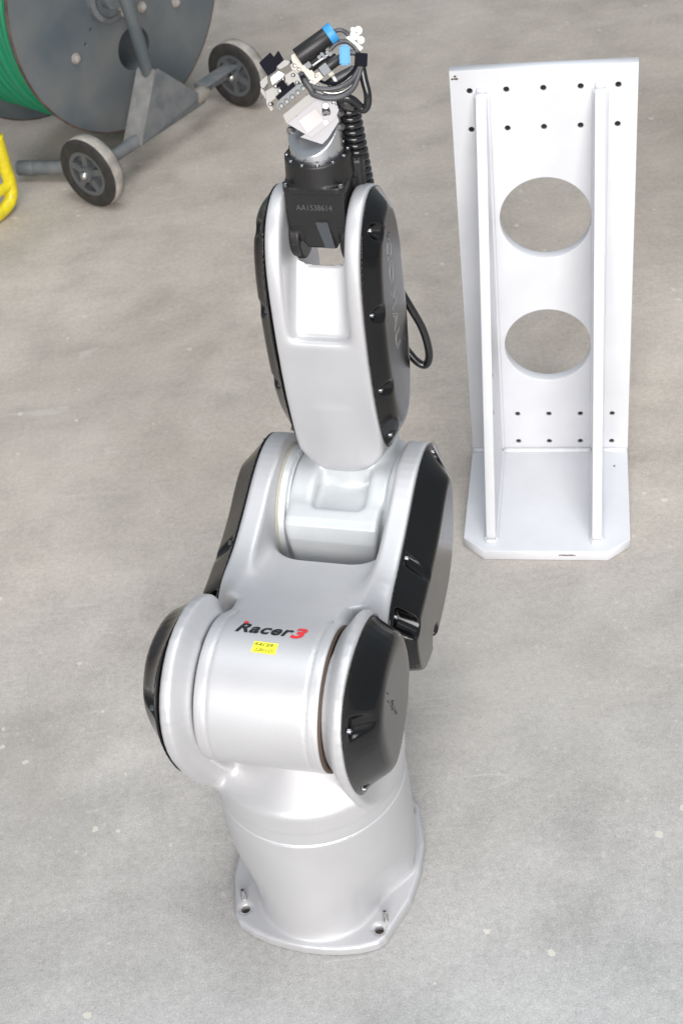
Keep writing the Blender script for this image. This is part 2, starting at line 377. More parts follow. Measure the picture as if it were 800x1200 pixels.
# ---- base
def f_base(x, y, z):
    t = np.clip((z-.02)/.2, 0, 1)
    r = .128-.0035*t
    body = length(x, y+.005*(1-t))-r
    lobe = length(x, y-.048)-.083+.014*t*t
    cut = .8*abs(x)+.6*y-(.098+.070*t*t*(3-2*t))
    cutb = .8*abs(x)-.6*y-(.108+.06*t)
    d = smax(smax(body, cut, .03), cutb, .03)
    d = smin(d, smax(lobe, length(x, y)-.132, .006), .02)
    d = smax(d, z-.2195, .001)
    P = np.array([(.0, .142), (.025, .1405), (.05, .137), (.075, .130), (.098, .119), (.106, .109), (.127, .045), (.131, 0), (.127, -.05), (.106, -.112), (.095, -.122), (.0, -.14),
                  (-.095, -.122), (-.106, -.112), (-.127, -.05), (-.131, 0), (-.127, .045), (-.106, .109), (-.098, .119), (-.075, .130), (-.05, .137), (-.025, .1405)])
    pl = sext(spoly(x, y, P), z, .0, .018, .004)
    d = smin(d, pl, .010)
    for sx in (-1, 1):
        for sy in (-1, 1):
            hx, hy = sx*.0945, .098 if sy > 0 else -.100
            d = np.maximum(d, -np.maximum(length(x-hx, y-hy)-.0062, .004-z))
            d = np.maximum(d, -np.maximum(length(x-hx, y-hy)-.0095, .0165-z))
    return d
base = sdf_obj('base_column', f_base, (-.14, -.15, -.004), (.14, .15, .226), .0025, M['silver'], robot)
for sx in (-1, 1):
    for sy in (-1, 1):
        hx, hy = sx*.0945, .098 if sy > 0 else -.100
        bm = bmesh.new(); cyl(bm, V(hx, hy, .001), V(hx, hy, .0065), .0061, seg=20)
        from_bm('bolt_hole_shade', bm, M['gap'], base, angle=40)  # dark inset, colour stands in for the shade down the hole
        px, py = sx*.1005, (hy-.015 if sy > 0 else hy+.015)
        bm = bmesh.new()
        lathe(bm, V(px, py, .012), V(0, 0, 1), [(.0040, 0), (.0040, .017), (.0030, .0195), (.0030, .026), (.0018, .0262), (.0018, .020), (.0, .020)], 16)
        from_bm('locating_pin', bm, M['steel'], base, angle=40)

# ---- turret
cheek = chaikin([(.165, .433), (.150, .500), (.095, .541), (.02, .538), (-.035, .50), (-.048, .433), (-.050, .33), (-.03, .26), (.05, .255), (.10, .285), (.138, .355)], 2)
def f_turret(x, y, z):
    drum = length(x, y)-.1245
    top = (z-(.277+(.1245-length(x, y))*.80))/1.28
    d = smax(smax(drum, top, .008), .2203-z, .001)
    s_ = np.clip((abs(x)-.079)/.019, 0, 1); ck = sext(spoly(y, z, cheek)+.020*(1-s_*s_*(3-2*s_)), abs(x), .077, .109, .005)
    d = smin(d, ck, .045)
    d = smax(d, -smax(length(y-JY, z-JZ)-.0925, abs(x)-.0765, .004), .004)
    # hollow between the cheeks, behind the barrel
    d = smax(d, -smax(sbox(x, y, z, (0, -.06, .52), (.0765, .13, .155), .01), z*0-1, .01), .01)
    d = smax(d, length(x, y)-.1245-np.maximum(z-.243, 0)*.9, .004)
    d = smax(d, abs(x)-.1092-np.maximum(.305-z, 0)*1.5, .003)
    return d
turret = sdf_obj('shoulder_turret', f_turret, (-.132, -.132, .216), (.132, .172, .55), .0025, M['silver'], robot)
bm = bmesh.new(); lathe(bm, V(0, 0, .2185), V(0, 0, 1), [(.119, 0), (.1241, 0), (.1241, .003), (.119, .003)], 96, True)
from_bm('turret_seam', bm, M['cast'], turret, smooth=True)

def scoop(d, x, y, z, S, x0):
    """conical screw scoops: axis along x, growing outwards"""
    for sc_ in S:
        sy, sz, r0, gr, my, mz = (tuple(sc_)+(0, 0))[:6]; t = np.maximum(x-x0, 0)
        c = (length(y-sy-my*t, z-sz-mz*t)-(r0+gr*t))/math.sqrt(1+gr*gr+my*my+mz*mz)
        d = smax(d, -np.maximum(c, x0-x), .003)
    return d
def cover(name, A, B, x0, x1, lo, hi, S, parent, h=.002, r=.008, p=1.0, label=None):
    A, B = chaikin(A, 2), chaikin(B, 2)
    def f(x, y, z):
        t = np.clip((x-x0)/(x1-x0), 0, 1)**p
        d2 = (1-t)*spoly(y, z, A)+t*spoly(y, z, B)
        d = smax(d2*.8, x-x1, r); d = smax(d, x0-x, .001)
        return scoop(d, x, y, z, S, x0+.005)
    out = []
    for mir in (False, True):
        o = sdf_obj(name, f, lo, hi, h, M['black'], parent, mir, label); out.append(o)
        s = -1 if mir else 1
        for (sy, sz) in [q_[:2] for q_ in S]:
            bm = bmesh.new()
            lathe(bm, V(s*(x0+.004), sy, sz), Vector((s, 0, 0)), [(.0035, 0), (.0035, .004), (.003, .0048), (.0018, .0048), (.0016, .003), (0, .003)], 16)
            from_bm('screw', bm, M['screw'], o, angle=40)
    return out
# shoulder covers
A = [(.158, .405), (.166, .455), (.158, .508), (.12, .538), (.04, .538), (-.02, .512), (-.046, .45), (-.046, .40), (-.01, .352), (.06, .325), (.105, .322), (.138, .355)]
B = [(.118, .41), (.125, .455), (.115, .485), (.085, .512), (.03, .512), (-.01, .49), (-.026, .45), (-.026, .405), (.0, .368), (.05, .345), (.08, .345), (.105, .37)]
sc = cover('shoulder_cover', A, B, .1095, .1440, (.104, -.055, .31), (.150, .175, .55), [(.147, .488, .0150, .06, -.55, -.1), (.128, .362, .005, .3), (-.02, .39, .006, .4)], robot, r=.016, p=.7)
# emblem of a small runner figure engraved on the right shoulder cover
bm = bmesh.new()
for (a, b, c2, d2) in ((.083, .470, .078, .462), (.074, .452, .066, .440), (.066, .452, .07, .44), (.062, .432, .058, .42), (.079, .478, .081, .482)):
    tube(bm, [V(.1443, a, b), V(.1443, c2, d2)], .0013, 6, 1)
from_bm('cover_emblem', bm, M['engrave'], sc[0])

# ---- upper arm
UA = [(-.050, .40), (-.050, .440), (-.085, .466), (-.13, .473), (-.19, .490), (-.25, .512), (-.30, .520), (-.345, .507), (-.385, .465), (-.395, .42),
      (-.38, .36), (-.34, .318), (-.28, .305), (-.20, .312), (-.12, .322), (-.07, .338)]
UAp = chaikin(UA, 2)
web = chaikin([(.09, .48), (.03, .508), (-.05, .486), (-.12, .455), (-.185, .432), (-.215, .40), (-.20, .35), (-.12, .335), (.05, .342), (.12, .38)], 2)
def f_upper(x, y, z):
    bar = sext(length(y-JY, z-JZ)-.0885, abs(x), -1, .0745, .0035)
    chk = sext(spoly(y, z, UAp), abs(x), .080, .110, .005)
    wb = sext(spoly(y, z, web), abs(x), -1, .1, .02)
    # web widens from the barrel to the cheeks
    wide = abs(x)-np.interp(y, [-.2, -.09, -.055, -.04, .02], [.104, .104, .098, .074, .070]) if not np.isscalar(y) else 0
    wb = smax(wb, wide, .02)
    arm = smin(wb, chk, .05)
    # fork slot
    sl = length(np.maximum(abs(x)-.078+.05, 0), np.maximum(y+.166+.05, 0))+np.minimum(np.maximum(abs(x)-.078+.05, y+.166+.05), 0)-.05
    arm = smax(arm, -sl, .008)
    arm = smax(arm, abs(x)-.1102, .002)
    d = smin(bar, arm, .012)
    # shallow groove near the barrel's right end
    d = smax(d, -(length(np.maximum(abs(abs(x)-.0595)-.0006, 0), length(y-JY, z-JZ)-.0887)-.0009), .002)
    return d
upper = sdf_obj('upper_arm', f_upper, (-.114, -.40, .298), (.114, .150, .53), .0025, M['silver'], robot)
bm = bmesh.new()
for s in (1,):
    lathe(bm, V(s*.0743, JY, JZ), Vector((s, 0, 0)), [(.080, 0), (.0872, 0), (.0872, .0028), (.080, .0028)], 96, True)
from_bm('barrel_seal', bm, M['gap'], upper, smooth=True)
# upper arm covers
B = [(-.058, .405), (-.062, .432), (-.13, .436), (-.21, .452), (-.27, .480), (-.302, .483), (-.318, .455), (-.305, .39), (-.27, .345), (-.20, .325), (-.11, .325), (-.065, .355)]
cover('upper_arm_cover', UA, B, .1105, .1445, (.105, -.41, .295), (.151, -.04, .53),
      [(-.150, .472, .0100, .03, 0, -.80), (-.073, .444, .0130, .05, .1, -.40), (-.328, .500, .0075, .05, .5, -.45), (-.33, .338, .005, .4), (-.15, .336, .005, .4)], robot, r=.006)

# printed name on the barrel
RB = .0885
def wrap(me, uc, ac, r, rot=0):
    """bend a flat mesh (u along the barrel, v up) round the barrel at angle ac above horizontal front"""
    bm = bmesh.new(); bm.from_mesh(me); bpy.data.meshes.remove(me)
    bmesh.ops.triangulate(bm, faces=bm.faces)
    for _ in range(2):
        es = [e for e in bm.edges if e.calc_length() > .004]
        if es: bmesh.ops.subdivide_edges(bm, edges=es, cuts=1, use_grid_fill=False)
        bmesh.ops.triangulate(bm, faces=bm.faces)
    for v in bm.verts:
        u, vv, ww = v.co; u, vv = u*math.cos(rot)-vv*math.sin(rot), u*math.sin(rot)+vv*math.cos(rot)
        a = ac+vv/RB; rr = r+ww
        v.co = V(uc+u, JY+rr*math.cos(a), JZ+rr*math.sin(a))
    return bm
TA = R(101.5)
def stick(o, lift):
    """settle a decal on the cast surface"""
    me = o.data; P = np.array([v.co[:] for v in me.vertices]); x, y, z = P[:, 0], -P[:, 1], P[:, 2]
    for _ in range(4):
        e = .0008; v0 = f_upper(x, y, z)-lift
        gx_ = (f_upper(x+e, y, z)-f_upper(x-e, y, z))/(2*e); gy_ = (f_upper(x, y+e, z)-f_upper(x, y-e, z))/(2*e); gz_ = (f_upper(x, y, z+e)-f_upper(x, y, z-e))/(2*e)
        g2 = np.maximum(gx_**2+gy_**2+gz_**2, .3); x, y, z = x-v0*gx_/g2, y-v0*gy_/g2, z-v0*gz_/g2
    for v, a, b, c in zip(me.vertices, x, y, z): v.co = (a, -b, c)
    return o
def stretched(me, k):
    for v in me.vertices: v.co.x *= k
    return me
stick(from_bm('name_lettering', wrap(stretched(text_mesh('Racer', .0240, .30, .00075, space=1.08), 1.10), -.0105, TA, RB+.0006), M['ink'], upper), .0005)
stick(from_bm('number_lettering', wrap(stretched(text_mesh('3', .0265, .25, .0010), 1.2), .0315, TA-.01, RB+.0006), M['redink'], upper), .0006)
bm0 = bmesh.new(); bmesh.ops.create_circle(bm0, cap_ends=True, segments=16, radius=.0030); me0 = bpy.data.meshes.new('t'); bm0.to_mesh(me0); bm0.free()
stick(from_bm('lettering_dot', wrap(me0, -.0345, TA+.135, RB+.0009), M['redink'], upper), .0008)
bm0 = bmesh.new(); bmesh.ops.create_grid(bm0, x_segments=10, y_segments=6, size=1)
for v in bm0.verts: v.co.x *= .0145; v.co.y *= .0078
me0 = bpy.data.meshes.new('t'); bm0.to_mesh(me0); bm0.free()
note = stick(from_bm('sticker', wrap(me0, .0, R(83), RB+.0005, -.03), M['note'], upper), .0004)
stick(from_bm('handwriting', wrap(stretched(text_mesh('RACER', .0062, .45, 0), 1.2), -.0025, R(83)+.040, RB+.0009, -.03), M['ink'], note), .0008)
stick(from_bm('handwriting', wrap(stretched(text_mesh('2.2011.D', .0058, .45, 0, space=.9), 1.1), -.001, R(83)-.045, RB+.0009, -.03), M['ink'], note), .0008)

# ---- elbow
EY, EZ = -.302, .412
eb = chaikin([(-.205, .455), (-.222, .468), (-.29, .474), (-.40, .474), (-.412, .40), (-.38, .335), (-.30, .31), (-.235, .325), (-.203, .38)], 1)
def f_elbow(x, y, z):
    side = sext(length(y-EY, z-EZ)-.074, abs(x), -1, .0655, .004)
    t = np.clip((z-.33)/.12, 0, 1)
    blk = sext(spoly(y, z, eb), abs(x), -1, 1, .0)
    blk = smax(blk, abs(x)-(.046+.018*t), .012)
    d = smin(side, blk, .015)
    # pocket in the top front, open towards the viewer
    pk = sbox(x, y+(z-.47)*.3, z, (.003, -.285, .490), (.034, .045, .034), .008)-.001
    d = smax(d, -pk, .014)
    neck = sext(length(x, y+.357)-.062, z, .42, .495, .004)
    d = smin(d, neck, .02)
    return d
elbow = sdf_obj('elbow_housing', f_elbow, (-.082, -.43, .30), (.082, -.195, .50), .0025, M['cast'], robot)
for s in (-1, 1):
    bm = bmesh.new()
    lathe(bm, V(s*.0845, EY, EZ), Vector((-s, 0, 0)), [(.084, 0), (.084, .012), (.083, .0150), (.080, .0165), (.0765, .0165), (.0755, .0185), (0, .0185)], 96)
    rg = from_bm('elbow_ring', bm, M['cast'], robot, angle=30)
    for k in range(12):
        t = 2*math.pi*k/12+.2
        bm = bmesh.new(); p = V(s*.0680, EY+.0782*math.cos(t), EZ+.0782*math.sin(t))
        cyl(bm, p+Vector((s*.001, 0, 0)), p-Vector((s*.0008, 0, 0)), .0017, seg=12)
        from_bm('ring_screw', bm, M['silver'], rg, angle=40)
    bm = bmesh.new(); lathe(bm, V(s*.081, EY, EZ), Vector((-s, 0, 0)), [(.083, 0), (.0868, 0), (.0858, .0030), (.083, .0038)], 96, True)
    from_bm('ring_seal', bm, M['seal'], rg, smooth=True)

# ---- forearm
AY = -.357
FA = [(-.300, .520), (-.286, .57), (-.277, .63), (-.273, .70), (-.275, .76), (-.281, .805), (-.295, .84), (-.318, .864), (-.350, .876), (-.385, .868), (-.418, .842),
      (-.436, .80), (-.440, .70), (-.436, .60), (-.420, .525), (-.385, .505), (-.33, .500)]
FAp = chaikin(FA, 1)
FB = chaikin([(-.300, .50), (-.286, .57), (-.277, .63), (-.273, .70), (-.275, .76), (-.281, .805), (-.295, .84), (-.318, .864), (-.350, .876), (-.385, .868), (-.418, .842),
      (-.436, .80), (-.440, .70), (-.436, .60), (-.425, .48), (-.41, .45), (-.30, .45)], 3)
def f_fore(x, y, z):
    d = sext(spoly(y, z, FB), abs(x), -1, .0595, .005)
    col = sext(length(x, y+.357)-.073, z, .464, .60, .004)
    d = smin(d, col, .02)
    zz = np.minimum(z-.545, 0)
    q_ = length(((x/.0655)**4+((y+.357)/.110)**4)**.25, zz/.072)
    d = smax(d, (q_-1)*.06, .010)
    # fork slot with the pocket in front
    pl = -(.885*(y+.288)+.468*(z-.706))
    back = np.maximum(y+.330, (.780-(-.330-y)*.80)-z)
    slot = np.minimum(np.minimum(.792-z, back), smax(.706-z, pl, .006))
    slot = smax(slot, abs(x)-.0385, .024)
    d = smax(d, -slot, .014)
    return d
fore = sdf_obj('forearm', f_fore, (-.078, -.445, .456), (.078, -.265, .882), .0025, M['silver'], robot)
B = [(-.316, .56), (-.300, .60), (-.292, .66), (-.292, .75), (-.302, .81), (-.325, .842), (-.352, .850), (-.378, .845), (-.398, .82), (-.408, .77), (-.408, .68), (-.402, .60), (-.385, .545), (-.35, .53)]
fc = cover('forearm_cover', FA, B, .0600, .0800, (.055, -.445, .49), (.088, -.265, .885),
      [(-.318, .840, .0065, .5), (-.287, .742, .0050, .6), (-.289, .628, .0045, .65), (-.310, .540, .004, .25), (-.42, .80, .004, .5), (-.425, .62, .004, .5)], robot, r=.010, p=.8)
# outlined maker's lettering running down the outer face of the right forearm cover
me = text_mesh('COMAU', .040, 0, 0, outline=.00034, space=1.15)
bm = bmesh.new(); bm.from_mesh(me); bpy.data.meshes.remove(me)
for v in bm.verts:
    u, vv, ww = v.co; v.co = V(.0803+ww*.5, -.343-vv*.72, .735-u)
from_bm('cover_lettering', bm, M['whiteink'], fc[0])
bm = bmesh.new()
for (a, b) in ((-.335, .842), (-.338, .834), (-.352, .818), (-.344, .818), (-.345, .81), (-.336, .796)):
    cyl(bm, V(.0790, a, b), V(.0806, a, b), .0013, seg=10)
from_bm('cover_mark', bm, M['ink'], fc[0])

# ---- wrist (joint 5) and flange
WY = -.362
def f_wrist(x, y, z):
    hx = np.interp(z, [.80, .838, .9], [.016, .036, .036]); hy = np.interp(z, [.80, .838, .9], [.024, .036, .036])
    d = np.maximum(np.maximum(abs(x)-hx, abs(y-WY)-hy)*.85, np.maximum(.803-z, z-.884))
    bar = sext(length(y-WY-.004, z-.814)-.034, abs(x), .025, .0385, .003)
    d = smin(d, bar, .004)
    pl = sext(np.maximum(abs(x), abs(y-WY))-.039, z, .882, .8915, .0015)
    rc = sext(length(x, y-WY)-.046, z, .882, .8915, .0015)
    d = np.minimum(d, smax(pl, length(x, y-WY)-.050, .004))
    cy = sext(length(x, y-WY)-(.041-.002*(z-.89)/.03), z, .889, .9185, .002)
    d = smin(d, cy, .003)
    # back housing rises towards the right rear
    hb = sbox(x, y, z, (.034, WY-.03, .868), (.016, .02, .036), .006)
    d = smin(d, hb, .006)
    return d
wrist = sdf_obj('wrist_housing', f_wrist, (-.055, WY-.058, .782), (.057, WY+.055, .925), .0016, M['anod'], robot)
bm = bmesh.new()
q = [V(-.001, WY+.0390, .846), V(.014, WY+.0390, .846), V(.017, WY+.0305, .806), V(.005, WY+.0305, .806)]
vs = [bm.verts.new(p) for p in q]+[bm.verts.new(p+Vector((0, .006, 0))) for p in q]
for f in ((0, 1, 2, 3), (7, 6, 5, 4), (0, 4, 5, 1), (1, 5, 6, 2), (2, 6, 7, 3), (3, 7, 4, 0)): bm.faces.new([vs[i] for i in f])
from_bm('wrist_plate', bm, M['anodgrey'], robot)
for s in (-1, 1):
    for t in (-1, 1):
        bm = bmesh.new(); lathe(bm, V(s*.0335, WY+t*.0335, .891), V(0, 0, 1), [(.0036, 0), (.0036, .0045), (.003, .005), (.0018, .005), (.0016, .003), (0, .003)], 16)
        from_bm('screw', bm, M['screw'], wrist, angle=40)
for k in range(12):
    t = 2*math.pi*k/12+.26
    bm = bmesh.new(); lathe(bm, V(.0362*math.cos(t), WY+.0362*math.sin(t), .9175), V(0, 0, 1), [(.0026, 0), (.0026, .003), (.0022, .0035), (.0013, .0035), (.0012, .002), (0, .002)], 12)
    from_bm('screw', bm, M['screw'], wrist, angle=40)
me = text_mesh('AA1538614', .0092, 0, .0, extrude=.0001, space=1.0)
bm = bmesh.new(); bm.from_mesh(me); bpy.data.meshes.remove(me)
for v in bm.verts:
    u, vv, ww = v.co; v.co = V(u-.001, WY+.0363+ww, .864+vv*1.15)
from_bm('serial_lettering', bm, M['engrave'], wrist)

# adapter: round aluminium stub cut off at a slant, carries the gripper
def f_adapt(x, y, z):
    d = sext(length(x, y-WY)-.0315, z, .915, .99, .0015)
    n = np.array([-.12, .62, .775]); n = n/np.linalg.norm(n)
    d = np.maximum(d, n[0]*x+n[1]*(y-WY-.0315)+n[2]*(z-.928))
    pk = length(x+.021, (y-WY-.004), z-.962)-.008
    return d
adapt = sdf_obj('tool_adapter', f_adapt, (-.036, WY-.036, .912), (.036, WY+.036, .995), .0016, M['alu'], robot)

# ---- gripper: own frame, square to the slanted face of the adapter, laid out in units of 1 mm-ish
Rz = Matrix.Rotation(-YAW, 3, 'Z')
PX0 = (372, 110)
def pray(px, py):
    d = iright*((px-400)/F_PX)+idown*((py-600)/F_PX)+fwd; return d.normalized()
camp = Vector((0, 0, CAM_H))
anchor = RO + Rz @ V(0, WY+.01, .985)
depth = (anchor-camp).length
gn = -pray(*PX0)                                     # the gripper plate's normal
gx = iright-gn*iright.dot(gn); gx.normalize(); gy = gn.cross(gx)
S_ = depth/F_PX
Gorg = camp+pray(*PX0)*depth
gripper = empty('gripper_frame_tmp')
bpy.data.objects.remove(gripper)
Rzi = Rz.inverted()
def G(px, py, w=0):
    """a place on the gripper plate (w metres above it), in the robot's own frame"""
    p = Gorg+gx*((px-PX0[0])*S_)-gy*((py-PX0[1])*S_)*1.0+gn*w
    return Rzi @ (p-RO)
def gpoly(name, pts, w0, w1, mt, parent, label=None, bev=.0005):
    bm = bmesh.new(); a = [bm.verts.new(G(*p, w0)) for p in pts]; b = [bm.verts.new(G(*p, w1)) for p in pts]
    bm.faces.new(a); bm.faces.new(b[::-1]); n = len(pts)
    for i in range(n): bm.faces.new((a[i], a[(i+1) % n], b[(i+1) % n], b[i]))
    bmesh.ops.recalc_face_normals(bm, faces=bm.faces)
    if bev: bmesh.ops.bevel(bm, geom=list(bm.edges), offset=bev, segments=2, affect='EDGES')
    return from_bm(name, bm, mt, parent, angle=30, label=label)
def rotbox(c, hu, hv, ang=36.5):
    a = R(ang); u = (math.cos(a), -math.sin(a)); v = (-math.sin(a), -math.cos(a))
    return [(c[0]+s*hu*u[0]+t*hv*v[0], c[1]+s*hu*u[1]+t*hv*v[1]) for s, t in ((-1, -1), (1, -1), (1, 1), (-1, 1))]
def gcyl(name, p0, p1, w, r, mt, parent, r1=None, bev=.0008, seg=24):
    bm = bmesh.new(); cyl(bm, G(*p0, w), G(*p1, w), r, r1, seg=seg, bev=bev); return from_bm(name, bm, mt, parent, angle=40)
grip = gpoly('gripper_block', [(336, 141), (340, 131), (378, 103), (396, 127), (392, 137), (365, 158)], -.020, .004, M['block'], robot)
gpoly('block_step', [(333, 133), (337, 142), (381, 108), (376, 99)], -.018, .008, M['alumatt'], grip)
gpoly('block_label', rotbox((365, 139), 12, 8.5, 36), .0035, .0055, M['label'], grip)
gpoly('clevis', [(352, 157), (381, 142), (394, 133), (396, 140), (384, 158), (377, 165)], -.030, -.001, M['block'], grip)
bm = bmesh.new(); cyl(bm, G(381, 141, .003), G(381, 141, .006), .0028, seg=16); from_bm('hole_plug', bm, M['screw'], grip, angle=40)
bm = bmesh.new(); cyl(bm, G(381, 123, .003), G(381, 123, .010), .0034, seg=16); from_bm('bolt', bm, M['screw'], grip, angle=40)
bm = bmesh.new(); cyl(bm, G(381, 126, .001), G(382, 132, .006), .0050, seg=16, bev=.001); from_bm('bolt', bm, M['steel'], grip, angle=40)
for (a, b) in ((398, 131), (399, 146), (343, 128+22)):
    bm = bmesh.new(); lathe(bm, G(a, b, -.018), gn, [(.0045, 0), (.0045, .008), (.003, .011), (0, .011)], 16)
    from_bm('side_bolt', bm, M['alumatt'], grip, angle=40)
# toothed clamp jaw
jaw = gpoly('slide_rail', [(326, 121), (329, 128), (363, 101), (352, 93)], -.006, .010, M['anodgrey'], robot)
gpoly('rail_bar', [(325, 113), (328, 117), (348, 101), (345, 97)], .004, .016, M['padblack'], jaw)
for k in range(5):
    c0 = (331.5+6.2*k, 122.8-4.7*k)
    bm = bmesh.new(); cyl(bm, G(*c0, .006), G(*c0, .0135), .0030, seg=14, bev=.0006); from_bm('rail_screw', bm, M['alumatt'], jaw, angle=40)
gpoly('rail_stem', [(327, 99), (333, 94.5), (341, 104), (334, 111)], .004, .012, M['padblack'], jaw)
# fingers
def finger(pts, w0, w1, mt=None, lab=None): return gpoly('gripper_finger', pts, w0, w1, mt or M['alumatt'], robot, lab, .0005)
finger([(308, 97), (316, 90), (317, 98), (312, 104), (309, 103)], .0, .012)
finger([(314, 107), (322, 103), (330, 105), (331, 110), (318, 120), (323, 126), (320, 129), (315, 121)], -.004, .012)
finger([(326, 81), (335, 74), (342, 75), (340, 79), (331, 84)], .004, .018)
finger([(336, 90), (346, 84), (352, 91), (355, 97), (343, 103), (336, 96)], -.002, .014)
finger([(320, 93), (329, 86), (335, 89), (333, 92), (322, 100)], .006, .018, M['alu'])
finger([(342, 79), (352, 74), (356, 84), (346, 90)], -.006, .010, M['plate_mount'])
finger([(309, 103), (316, 110), (314, 116), (308, 107)], -.006, .006)
for (a, b) in ((327, 102), (335.5, 94), (321, 121), (342, 76), (346.5, 90), (351, 98)):
    bm = bmesh.new(); lathe(bm, G(a, b, .010), gn, [(.0022, 0), (.0022, .006), (.0014, .0075), (0, .0078)], 12); from_bm('finger_screw', bm, M['steel'], grip, smooth=True)
pad = gpoly('rubber_pad', [(307.5, 77), (320, 66), (324, 71), (329, 64), (335, 74), (327, 81), (326, 85), (317, 91)], .006, .020, M['padblack'], robot)
# camera-like sensor cylinder with mount
gcyl('sensor_barrel', (350, 71.5), (383.5, 48.5), .016, .0105, M['anod'], robot)
gcyl('blue_end_ring', (383, 49), (390.5, 43.5), .016, .0112, M['blue'], robot)
gpoly('sensor_mount', [(343, 69), (349, 65.5), (374, 94), (368, 99), (352, 83), (344, 76)], .0, .014, M['plate_mount'], robot)
gpoly('mount_foot', [(361, 92), (375, 86), (379, 92), (368, 101)], .0, .016, M['plate_mount'], robot)
gcyl('second_barrel', (361, 82), (383, 66), .008, .0075, M['anod'], robot)
gcyl('bronze_sleeve', (366, 80), (387, 66), .013, .0035, M['screw'], robot)
for (a, b) in ((377, 68), (380, 70.5), (383, 66), (386, 68), (374, 71)):
    bm = bmesh.new(); cyl(bm, G(a, b, .012), G(a, b, .018), .0022, seg=10); from_bm('terminal', bm, M['anodgrey'], grip, angle=40)
# connectors
gcyl('cable_connector', (374.5, 86.5), (395, 72), .014, .0070, M['anod'], robot)
gpoly('connector_nut', rotbox((380, 84), 5, 5.5), .008, .022, M['anodgrey'], robot)
gcyl('cable_connector', (384, 102), (391, 97), .008, .0068, M['anod'], robot)
gcyl('connector_collar', (387.5, 98.5), (394, 93.5), .008, .0055, M['whiteplastic'], robot)
gcyl('cable_connector', (393, 94.5), (413, 83), .008, .0060, M['cablegrey'], robot, .0045)
gpoly('valve_body', [(371, 106), (392, 99), (404, 107), (400, 113), (386, 113), (376, 117)], -.012, .004, M['alumatt'], robot)
gpoly('valve_block', [(395, 102), (408, 93), (412, 98), (400, 108)], -.008, .006, M['plate_mount'], robot)
for (a, b) in ((385, 111), (392, 111), (399, 110)):
    bm = bmesh.new(); cyl(bm, G(a, b, -.01), G(a, b+4, -.01), .0034, seg=12); from_bm('fitting', bm, M['plate_mount'], grip, angle=40)
bm = bmesh.new(); tube(bm, [G(354, 88, .012), G(358, 96, .015), G(364, 104, .016), G(367, 110, .014)], .0038, 12, 6); from_bm('elbow_hose', bm, M['cablegrey'], robot, smooth=True)
gpoly('blue_tag', [(396, 58.5), (407.5, 58), (408.5, 79.5), (396.5, 80)], .012, .024, M['blue'], robot, bev=.002)
gpoly('black_tie_block', [(414, 66), (427.5, 67), (427, 81), (413, 80)], .004, .020, M['padblack'], robot)
gpoly('white_fitting', [(403, 50), (407, 48.5), (423, 61), (419, 65)], .004, .014, M['whiteplastic'], robot)
for (a, b, r) in ((413, 48, .0055), (417, 43, .005), (420, 53, .0045), (411, 42, .003)):
    bm = bmesh.new(); cyl(bm, G(a, b, .002), G(a, b, .016), r, seg=14, bev=.001); from_bm('white_fitting_knob', bm, M['whiteplastic'], grip, angle=40)
def gcable(pts, r, mt=None):
    bm = bmesh.new(); tube(bm, [G(*p) for p in pts], r, 10, 10); return from_bm('cable', bm, mt or M['cablegrey'], robot, smooth=True)
gcable([(389, 44, .012), (398, 42.5, .012), (406, 47, .010), (413, 58, .01), (418, 70, .010)], .0024)
gcable([(386, 63, .014), (394, 56, .014), (405, 54.5, .012), (414, 61, .012), (419, 71, .012)], .0027)
gcable([(366, 102, .016), (378, 105, .018), (396, 103, .018), (410, 95, .014), (419, 80, .012)], .0028)
gcable([(366, 110, .014), (380, 114.5, .018), (398, 113, .018), (412, 103, .014), (421, 80, .012)], .0032)
gcable([(412, 84, .008), (417, 80, .010), (420, 76, .01)], .0034)
gcable([(394, 73, .012), (402, 68, .012), (412, 66, .012), (418, 70, .012)], .0034)
gcable([(372, 95, .012), (384, 99, .016), (398, 97, .016), (409, 88, .014), (417, 78, .012)], .0016, M['padblack'])
gcable([(369, 98, .012), (380, 108, .016), (398, 108, .016), (413, 97, .012), (420, 79, .010)], .0014, M['steel'])
for (a, b, ww) in ((347, 80, .015), (352, 84, .015), (365, 97, .017), (371, 91, .017), (358, 90, .012), (362, 112, .005), (347, 133, .005), (390, 119, .006), (373, 104, .010), (330, 107, .013)):
    bm = bmesh.new(); lathe(bm, G(a, b, ww-.001), gn, [(.0021, 0), (.0021, .0022), (.0016, .0026), (.0010, .0026), (.0009, .0012), (0, .0012)], 12)
    from_bm('cap_screw', bm, M['steel'], grip, angle=40)
gpoly('sensor_clip', [(356, 77), (361, 73), (366, 80), (361, 84)], .012, .0175, M['anodgrey'], robot)
gpoly('switch_block', [(352, 92), (357, 89), (362, 98), (357, 101)], .010, .018, M['padblack'], robot)
gpoly('bracket_leg', [(383, 88), (388, 85), (399, 100), (394, 103)], -.004, .004, M['plate_mount'], robot)
